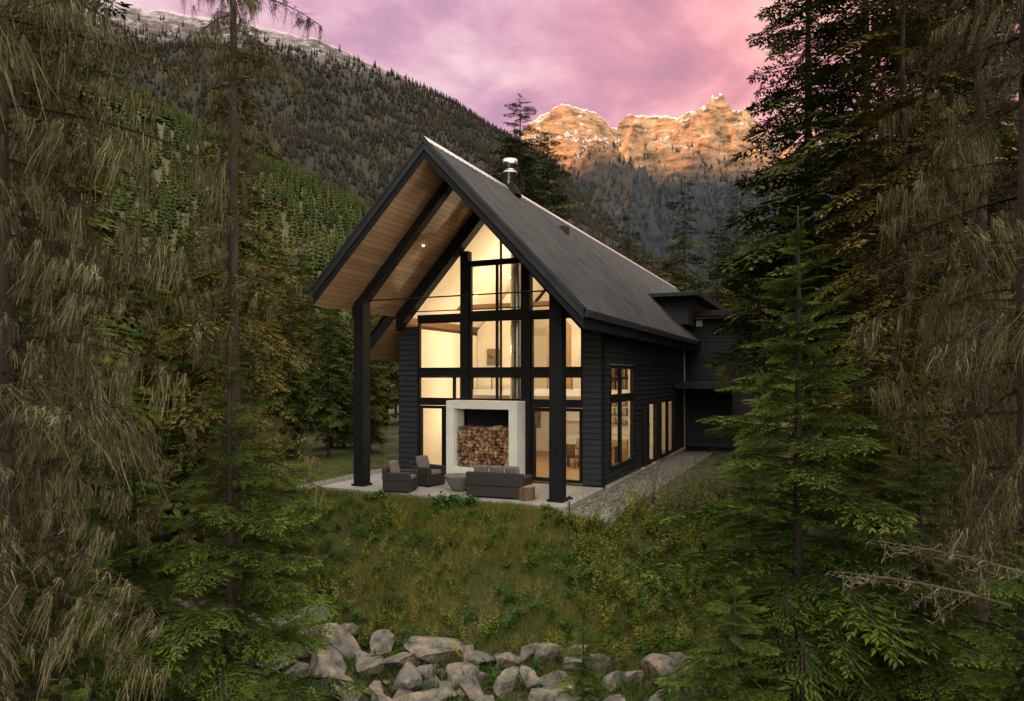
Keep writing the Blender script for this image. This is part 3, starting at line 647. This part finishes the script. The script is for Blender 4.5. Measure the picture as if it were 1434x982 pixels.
boxes('rear_room',[(-3.9,-3.8,9.2,14,.0,2.7),(-3.9,-.22,9.11,9.14,0,2.7),(-3.9,-.22,13.9,14,0,2.7),(-3.9,-.22,9.2,14,2.7,2.8),(-3.9,-.22,9.2,14,-.1,.0)],CREAM,house)
pt('rear_lamp',-2,11,2.1,70)
box('wall_behind_core',-7.4,-.3,14.2,14.3,0,5.3,BLK,house)
siding('wing_front_siding','x',14.0,.0,2.25,.05,6.45,[],-1)
siding('wing_side_siding','y',2.25,14.0,24,.05,6.45,[(16.2,18.2,4.3,5.9)],1)
boxes('wing_core',[(-3.0,2.24,14.02,24,-.1,6.45)],BLK,house)
box('wing_roof',-2.6,2.9,13.3,24.6,6.46,6.72,FASC,house,.01)
boxes('dormer',[(-2.4,.5,12.0,24,6.0,7.25)],SID,house); box('dormer_roof',-3.2,1.1,11.2,24.6,7.26,7.45,FASC,house,.01)
boxes('wing_window',[(2.27,2.30,16.3,18.1,4.4,5.8)],GLASS,house)
boxes('wing_canopy',[(.05,2.6,10.9,13.99,2.95,3.25)],FASC,house,.01)
boxes('wing_wall_lamp',[(.55,.85,13.86,13.96,6.0,6.32)],WHT,house,.01)
box('wing_soffit_trim',-.1,2.4,13.5,13.95,6.36,6.455,SOFF,house)

# ------------------------------------------------------------------ patio
pat=poly('concrete_patio',boxv(-8.3,.02,-3.55,-.03,-.15,0.0),BF,CONC,bevel=.015)
pat.location=(2.89,21.6,0); pat.rotation_euler=(0,0,TH)
boxes('patio_joint',[(-5.5,-5.488,-3.54,-.04,.0005,.003),(-2.7,-2.688,-3.54,-.04,.0005,.003)],BLK,pat)
def pebbles(name,pts,size,mat,seed,z=None):
    r=np.random.default_rng(seed); n=len(pts)
    ico=np.array([(0,0,1),(1,0,0),(0,1,0),(-1,0,0),(0,-1,0),(0,0,-1)],float)
    tri=np.array([(0,1,2),(0,2,3),(0,3,4),(0,4,1),(5,2,1),(5,3,2),(5,4,3),(5,1,4)])
    s=r.uniform(.4,1.2,(n,1,1))*size*r.uniform(.6,1.3,(n,1,3)); a=r.random(n)*6.28
    v=ico[None]*s*np.array([1,1,.7]); c,sn=np.cos(a)[:,None],np.sin(a)[:,None]
    v=np.stack([v[...,0]*c-v[...,1]*sn,v[...,0]*sn+v[...,1]*c,v[...,2]],-1)+pts[:,None,:]
    F=(tri[None]+np.arange(n)[:,None,None]*6).reshape(-1,3)
    return mesh_np(name,v.reshape(-1,3),F,[mat],smooth=True)
PP=[]
for _ in range(9000):
    s=rng.uniform(-1.5,0.05); t=rng.uniform(-4.4,13); x,y=W(s,t); PP.append((x,y,float(gz(x,y))+.012))
for _ in range(5000):
    s=rng.uniform(8.3,9.6); t=rng.uniform(-3.8,1.5); x,y=W(s,t); PP.append((x,y,float(gz(x,y))+.012))
for _ in range(2500):
    s=rng.uniform(-.6,8.6); t=rng.uniform(-3.95,-3.56); x,y=W(s,t); PP.append((x,y,float(gz(x,y))+.012))
pebbles('gravel_path',np.array(PP),.035,GRAV,5)

# ------------------------------------------------------------------ firewood
V=[];F=[];T=[]
fw=np.random.default_rng(3)
zrow=.49; row=0
while zrow<1.80:
    x=X0+.40+ (row%2)*.05
    while x<X1-.36:
        r=fw.uniform(.045,.082); n=int(fw.choice([3,4,5,7,8])); a0=fw.random()*6.28
        y0=FY+fw.uniform(.03,.16); y1=-.1; k=len(V)
        cx,cz=x+r,zrow+.055+fw.normal(0,.014); tt=fw.random()
        rad=[r*fw.uniform(.85,1.12)*(1.1 if n<5 else 1) for _ in range(n)]
        for yy in (y0,y1):
            for i in range(n):
                a=a0+i*2*math.pi/n; V.append((cx+rad[i]*math.cos(a),yy,cz+rad[i]*math.sin(a))); T.append(tt)
        F.append(tuple(range(k,k+n))); F+= [(k+i,k+n+i,k+n+(i+1)%n,k+(i+1)%n) for i in range(n)]
        x+=2*r*.93
    zrow+=.112; row+=1
def mat_wood_end():
    m,nt,p,o=newmat('split_firewood'); at=N(nt,'ShaderNodeAttribute',attribute_name='tint'); tc=N(nt,'ShaderNodeTexCoord')
    nz=N(nt,'ShaderNodeTexNoise',Scale=22,Detail=5); nt.links.new(tc.outputs['Object'],nz.inputs[0])
    ad=N(nt,'ShaderNodeMath',operation='MULTIPLY_ADD'); ad.inputs[1].default_value=.7; nt.links.new(at.outputs['Fac'],ad.inputs[0])
    h=N(nt,'ShaderNodeMath',operation='MULTIPLY'); h.inputs[1].default_value=.4; nt.links.new(nz.outputs[0],h.inputs[0]); nt.links.new(h.outputs[0],ad.inputs[2])
    r=ramp(nt,[(.15,(.06,.028,.015)),(.45,(.18,.09,.045)),(.7,(.30,.17,.09)),(.9,(.42,.28,.16))],ad.outputs[0]); nt.links.new(r.outputs[0],p.inputs['Base Color']); p.inputs['Roughness'].default_value=.9; return m
fo=poly('firewood_stack',V,F,mat_wood_end()); a=fo.data.attributes.new('tint','FLOAT','POINT'); a.data.foreach_set('value',np.array(T,dtype=np.float32))
fo.location=(2.89,21.6,0); fo.rotation_euler=(0,0,TH)

# ------------------------------------------------------------------ patio furniture
def mat_wicker():
    m,nt,p,o=newmat('wicker_weave'); tc=N(nt,'ShaderNodeTexCoord')
    w1=N(nt,'ShaderNodeTexWave',Scale=14); w1.bands_direction='Z'; w2=N(nt,'ShaderNodeTexWave',Scale=10); w2.bands_direction='DIAGONAL'
    nt.links.new(tc.outputs['Object'],w1.inputs[0]); nt.links.new(tc.outputs['Object'],w2.inputs[0])
    mu=N(nt,'ShaderNodeMath',operation='MULTIPLY'); nt.links.new(w1.outputs['Fac'],mu.inputs[0]); nt.links.new(w2.outputs['Fac'],mu.inputs[1])
    r=ramp(nt,[(.1,(.010,.009,.010)),(.8,(.042,.036,.036))],mu.outputs[0]); nt.links.new(r.outputs[0],p.inputs['Base Color']); p.inputs['Roughness'].default_value=.6
    b=N(nt,'ShaderNodeBump',Strength=.6,Distance=.01); nt.links.new(mu.outputs[0],b.inputs['Height']); nt.links.new(b.outputs[0],p.inputs['Normal']); return m
WIC=mat_wicker()
CUSH=mat_noise('taupe_cushion',[(.3,(.13,.10,.105)),(.7,(.185,.15,.155))],5,.95,.2,60)
def seat(name,x,y,rz,w,ncush):
    e=empty(name,(x,y,0),rz); h=w/2
    boxes('frame',[(-h,h,-.42,.42,.05,.36)],WIC,e,.02)
    boxes('backrest',[(-h,h,-.44,-.28,.361,.74)],WIC,e,.025)
    boxes('armrests',[(-h-.02,-h+.15,-.27,.44,.362,.62),(h-.15,h+.02,-.27,.44,.362,.62)],WIC,e,.025)
    boxes('feet',[(a,a+.06,b,b+.06,0.001,.05) for a in(-h+.04,h-.1) for b in(-.38,.32)],BLK,e)
    cw=(w-.32)/ncush
    for i in range(ncush):
        a=-h+.16+i*cw
        box('seat_cushion_%d'%i,a+.01,a+cw-.01,-.26,.42,.365,.50,CUSH,e,.045)
        poly('back_cushion_%d'%i,[(u,v+(-.10 if k>.6 else 0),k) for (u,v,k) in boxv(a+.02,a+cw-.02,-.24,-.06,.505,.93)],BF,CUSH,e,bevel=.06)
    return e
seat('wicker_sofa',-.38,20.0,TH+.10,1.75,3)
seat('wicker_armchair',-3.42,20.95,TH-1.35,.85,1)
seat('wicker_armchair',-2.75,22.15,TH-1.75,.85,1)
fb=lathe('fire_bowl',[(.0,.0),(.18,.0),(.22,.03),(.36,.25),(.45,.44),(.47,.48),(.42,.485),(.34,.36),(.0,.30)],mat_noise('grey_cast_concrete',[(.3,(.12,.115,.11)),(.7,(.2,.19,.18))],5,.85,.3,30)); fb.location=(-1.62,21.0,.001)
pb=[]
for _ in range(60):
    a=random.random()*6.28; r=random.random()**.5*.32; pb.append((-1.62+r*math.cos(a),21.+r*math.sin(a),.36))
pebbles('lava_rock',np.array(pb),.05,ROCK,9)
prof=[(.27,.0),(.255,.08),(.25,.36),(.235,.385),(.0,.387)]
V=[];F=[];n=26
for r,z in prof:
    for i in range(n):
        a=2*math.pi*i/n; q=r*(1+.06*math.sin(3*a)+.03*math.sin(7*a+1)); V.append((q*math.cos(a),q*math.sin(a),z))
for j in range(len(prof)-1):
    for i in range(n): F.append((j*n+i,j*n+(i+1)%n,(j+1)*n+(i+1)%n,(j+1)*n+i))
st=poly('tree_stump_table',V,F,[mat_noise('stump_bark',[(.3,(.07,.04,.025)),(.7,(.18,.11,.07))],8,.9,.8,14,stretch=(1,1,.3)),mat_noise('stump_top',[(.3,(.3,.19,.11)),(.7,(.45,.31,.19))],10,.8)],midx=[0]*(3*n)+[1]*n)
st.location=(.40,19.5,.001)
pl=empty('path_light',(1.52,18.1,float(gz(1.52,18.1))))
lathe('stem',[(.018,-.05),(.018,.40),(.03,.41)],BLK,pl,12); lathe('cap',[(.03,.41),(.11,.43),(.10,.45),(.02,.50),(0,.505)],BLK,pl,20); lathe('lens',[(.028,.36),(.028,.408)],WHT,pl,12)

# ------------------------------------------------------------------ boulders
def boulder_mesh(seed,sub=4):
    import bmesh
    r=np.random.default_rng(seed); bm=bmesh.new(); bmesh.ops.create_icosphere(bm,subdivisions=sub,radius=1)
    P=np.array([v.co[:] for v in bm.verts]); dirs=nrm(r.normal(0,1,(9,3))); offs=r.uniform(.30,.66,9)
    for d,o in zip(dirs,offs):
        k=P@d; ex=np.maximum(k-o,0); P=P-ex[:,None]*d[None]
    for i in range(len(P)):
        q=Vector(P[i]*1.7+seed*3.1); P[i]*=1+.05*mnoise.noise(q)+.035*mnoise.noise(q*4)+.025*mnoise.noise(q*9)
    F=np.array([[v.index for v in f.verts] for f in bm.faces]); bm.free(); return P*1.4,F
BM=[boulder_mesh(k) for k in range(10)]
br=np.random.default_rng(12)
Vs=[];Fs=[];k0=0
def put(x,y,s,bury=.25):
    global k0
    P,Fc=BM[br.integers(10)]; a=br.random()*6.28; b=br.normal(0,.6); c,s_=math.cos(a),math.sin(a)
    v=P*np.array([1.2,.9,.8])*s*br.uniform(.8,1.2,3)
    cb,sb=math.cos(b),math.sin(b); v=np.stack([v[:,0],v[:,1]*cb-v[:,2]*sb,v[:,1]*sb+v[:,2]*cb],1)
    v=np.stack([v[:,0]*c-v[:,1]*s_,v[:,0]*s_+v[:,1]*c,v[:,2]],1)+np.array([x,y,float(gz(x,y))+s*(.6-bury)])
    Vs.append(v);Fs.append(Fc+k0);k0+=len(v)
placed=[]
for _ in range(4000):
    x=br.uniform(-8.5,7.0); d=br.uniform(3.8,7.6); y=float(np.interp(x,LX,LY))-d
    if x>1.6 and d<4.6: continue
    s=br.uniform(.2,.46)*(1.0 if d<6.4 else .8)
    if x>2.2 and br.random()<.5: continue
    if all((x-a)**2+(y-b)**2>(.80*(s+c))**2 for a,b,c in placed): placed.append((x,y,s)); put(x,y,s)
    if len(placed)>150: break
for _ in range(160):
    x=br.uniform(-8,7); y=float(np.interp(x,LX,LY))-br.uniform(3.9,8); put(x,y,br.uniform(.05,.14))
mesh_np('boulder_riprap',np.concatenate(Vs),np.concatenate(Fs),[ROCK])

# ------------------------------------------------------------------ grass, weeds, shrubs
def grass(name,n,region,hmin,hmax,mat,seed,wd=.012):
    r=np.random.default_rng(seed); x,y=region(r,n); z=gz(x,y); n=len(x)
    P=np.stack([x,y,z-.02],1); D=np.stack([r.normal(0,.38,n),r.normal(0,.38,n)-.1,np.ones(n)],1)
    patch=.5+.5*np.sin(x*1.3+2*np.sin(y*1.1))*np.cos(y*1.7+x*.6)
    L=r.uniform(hmin,hmax,n)*(.55+.9*patch); A=Acc()
    A.add(*blades(P,D,r.normal(0,1,(n,3)),L,np.full(n,wd)*r.uniform(.6,1.5,n),0,r.random(n)*.55+.45*patch)); V,F,M,T=A.out()
    return mesh_np(name,V,F,[mat],attr=T)
def clear(x,y):
    dx,dy=x-2.89,y-21.6; lx=dx*.909-dy*.416; ly=dx*.416+dy*.909
    return ~(((lx>-8.4)&(lx<.1)&(ly>-3.6))|((lx>0)&(lx<1.5)&(ly>-4.2))|((lx>-9.6)&(lx<-8.3)&(ly>-3.6)&(ly<1.5)))
def reg_bank(r,n):
    x=r.uniform(-10,10,n); d=r.uniform(-1.6,5.4,n); y=np.interp(x,LX,LY)-d; k=clear(x,y)&(r.random(n)>np.clip((d-4)/1.6,0,.9)); return x[k],y[k]
grass('bank_grass',230000,reg_bank,.07,.24,BLADE,21,.011)
def reg_lawn(r,n):
    x=r.uniform(-16,-4,n); y=r.uniform(19,32,n); k=clear(x,y)&(y>np.interp(x,LX,LY)); return x[k],y[k]
LAWN=mat_leaf('lawn_blades',[(.2,(.05,.085,.015)),(.6,(.12,.17,.035)),(.9,(.2,.23,.06))],.8,trans=.2)
grass('lawn_grass',60000,reg_lawn,.05,.13,LAWN,22,.012)
def reg_floor(r,n):
    x=r.uniform(-13,13,n); y=r.uniform(6,24,n); d=np.interp(x,LX,LY)-y; k=(d>4.5); return x[k],y[k]
grass('forest_floor_undergrowth',70000,reg_floor,.08,.32,DARKLEAF,23,.03)
def plants(name,pts,mat,seed,hr=(.3,.7),nl=16,ll=.11,lw=.035,spread=.25,stem=True):
    r=np.random.default_rng(seed); A=Acc(); P=[];D=[];Nn=[];L_=[];W_=[];T_=[];R0=[];R1=[]
    for x,y in pts:
        h=r.uniform(*hr); z=float(gz(x,y)); t0=r.random()*.6
        for s in range(r.integers(2,5)):
            e=np.array([r.normal(0,spread*h),r.normal(0,spread*h),h*r.uniform(.7,1.1)]); b=np.array([x,y,z-.02]); R0.append(b);R1.append(b+e)
            for k in range(nl):
                v=.15+.85*k/nl; a=r.random()*6.28
                P.append(b+e*v);D.append([math.cos(a),math.sin(a),r.uniform(-.2,.8)]);Nn.append([r.normal(0,.3),r.normal(0,.3),1]);L_.append(ll*(1.15-.7*v)*r.uniform(.7,1.3));W_.append(lw*r.uniform(.7,1.2)*(1.1-.5*v));T_.append(t0+r.random()*.35)
    if stem: A.add(*ribbon(np.array(R0),np.array(R1),.004,.002,0,np.full(len(R0),.3)))
    A.add(*blades(np.array(P),np.array(D),np.array(Nn,dtype=float),np.array(L_),np.array(W_),0,np.array(T_))); V,F,M,T=A.out()
    return mesh_np(name,V,F,[mat],attr=T)
wr=np.random.default_rng(31)
def bankpts(n,x0,x1,d0,d1):
    x=wr.uniform(x0,x1,n); d=wr.uniform(d0,d1,n); y=np.interp(x,LX,LY)-d; k=clear(x,y); return list(zip(x[k],y[k]))
plants('bank_weeds',bankpts(420,-8,8,-.1,4.2),WEED,32,(.25,.6))
plants('bank_weeds_tall',bankpts(190,1.5,8,-.6,3.2),WEED,33,(.5,1.0),20,.13,.04)
plants('bank_green_plants',bankpts(620,-9,9,0,5),DARKLEAF,34,(.15,.45),12,.15,.05)
plants('bank_grey_shrubs',bankpts(260,3.6,10,-1.6,1.6),SHR,35,(.5,1.1),34,.09,.035,.35)
plants('leafy_garden_plant',[( -3.95+wr.normal(0,.16),19.75+wr.normal(0,.12)) for _ in range(9)],DARKLEAF,36,(.25,.4),16,.2,.11,.45)
plants('leafy_garden_plant',[( -1.75+wr.normal(0,.25),18.75+wr.normal(0,.14)) for _ in range(16)],DARKLEAF,37,(.3,.5),16,.22,.12,.45)
plants('leafy_garden_plant',[( 1.0+wr.normal(0,.12),18.0+wr.normal(0,.1)) for _ in range(5)],DARKLEAF,38,(.2,.35),14,.18,.1,.45)
tb=tdry[1]
me=mesh_np('fallen_branch_mesh',tb[0]*2.1,tb[1],[TWIG,LICH,LICH],tb[2],attr=tb[3],data_only=True)
for (x,y,z,rz,ry) in ((6.0,8.2,.75,2.95,-.12),(6.5,8.0,1.05,2.8,-.15)):
    o=bpy.data.objects.new('dead_lichen_branch',me); o.location=(x,y,z); o.rotation_euler=(0,ry,rz); link(o)

# ------------------------------------------------------------------ world + sun
w=bpy.data.worlds.new('World'); scene.world=w; w.use_nodes=True; nt=w.node_tree; nt.nodes.clear()
out=N(nt,'ShaderNodeOutputWorld'); tc=N(nt,'ShaderNodeTexCoord'); sp=N(nt,'ShaderNodeSeparateXYZ'); nt.links.new(tc.outputs['Generated'],sp.inputs[0])
def wm(op,a,b=None):
    n=N(nt,'ShaderNodeMath',operation=op)
    for i,v in enumerate((a,b)):
        if v is None: continue
        if isinstance(v,(int,float)): n.inputs[i].default_value=v
        else: nt.links.new(v,n.inputs[i])
    return n.outputs[0]
def wmap(v,a,b):
    n=N(nt,'ShaderNodeMapRange'); n.inputs[1].default_value=a; n.inputs[2].default_value=b; nt.links.new(v,n.inputs[0]); return n.outputs[0]
zden=wm('ADD',wm('MAXIMUM',sp.outputs[2],0.),.26)
cx=wm('DIVIDE',sp.outputs[0],zden); cy=wm('DIVIDE',sp.outputs[1],zden)
cv=N(nt,'ShaderNodeCombineXYZ'); nt.links.new(cx,cv.inputs[0]); nt.links.new(cy,cv.inputs[1])
n1=N(nt,'ShaderNodeTexNoise',Scale=2.8,Detail=8,Roughness=.55,Distortion=.25); nt.links.new(cv.outputs[0],n1.inputs['Vector'])
rp=ramp(nt,[(.36,(.48,.26,.40)),(.46,(.64,.33,.46)),(.54,(.80,.46,.57)),(.66,(.96,.70,.72))],n1.outputs[0])
mixc=N(nt,'ShaderNodeMix',data_type='RGBA',blend_type='MULTIPLY'); nt.links.new(wmap(sp.outputs[0],-.05,.34),mixc.inputs[0]); nt.links.new(rp.outputs[0],mixc.inputs[6]); mixc.inputs[7].default_value=(1.22,.84,.68,1)
fac=wm('MAXIMUM',wmap(sp.outputs[2],.50,.75),wmap(wm('MULTIPLY',sp.outputs[1],-1.),.0,.5))
mixz=N(nt,'ShaderNodeMix',data_type='RGBA'); nt.links.new(fac,mixz.inputs[0]); nt.links.new(mixc.outputs[2],mixz.inputs[6]); mixz.inputs[7].default_value=(3.25,3.0,2.5,1)  # neutral fill added to the sky overhead and behind the camera
bg=N(nt,'ShaderNodeBackground',Strength=1.0); nt.links.new(mixz.outputs[2],bg.inputs[0])
sky=N(nt,'ShaderNodeTexSky'); sky.sky_type='NISHITA'; sky.sun_disc=False; sky.sun_elevation=math.radians(4); sky.sun_rotation=math.radians(251)
bg2=N(nt,'ShaderNodeBackground',Strength=.05); nt.links.new(sky.outputs[0],bg2.inputs[0])
ad=N(nt,'ShaderNodeAddShader'); nt.links.new(bg.outputs[0],ad.inputs[0]); nt.links.new(bg2.outputs[0],ad.inputs[1]); nt.links.new(ad.outputs[0],out.inputs[0])
sl=bpy.data.lights.new('sun','SUN'); sl.energy=5; sl.angle=math.radians(.5); sl.color=(1,.36,.04)
so=link(bpy.data.objects.new('sun',sl)); so.rotation_euler=Vector((.945,.325,-.065)).to_track_quat('-Z','Y').to_euler()

# ------------------------------------------------------------------ camera
cam=bpy.data.cameras.new('camera'); cam.lens=24; cam.sensor_width=36; cam.shift_y=37/1434; cam.clip_end=12000; cam.clip_start=.1
co=link(bpy.data.objects.new('camera',cam)); co.location=(0,0,3.5); co.rotation_euler=(math.radians(90),0,0); scene.camera=co
scene.view_settings.view_transform='Standard'; scene.view_settings.look='None'; scene.view_settings.exposure=0
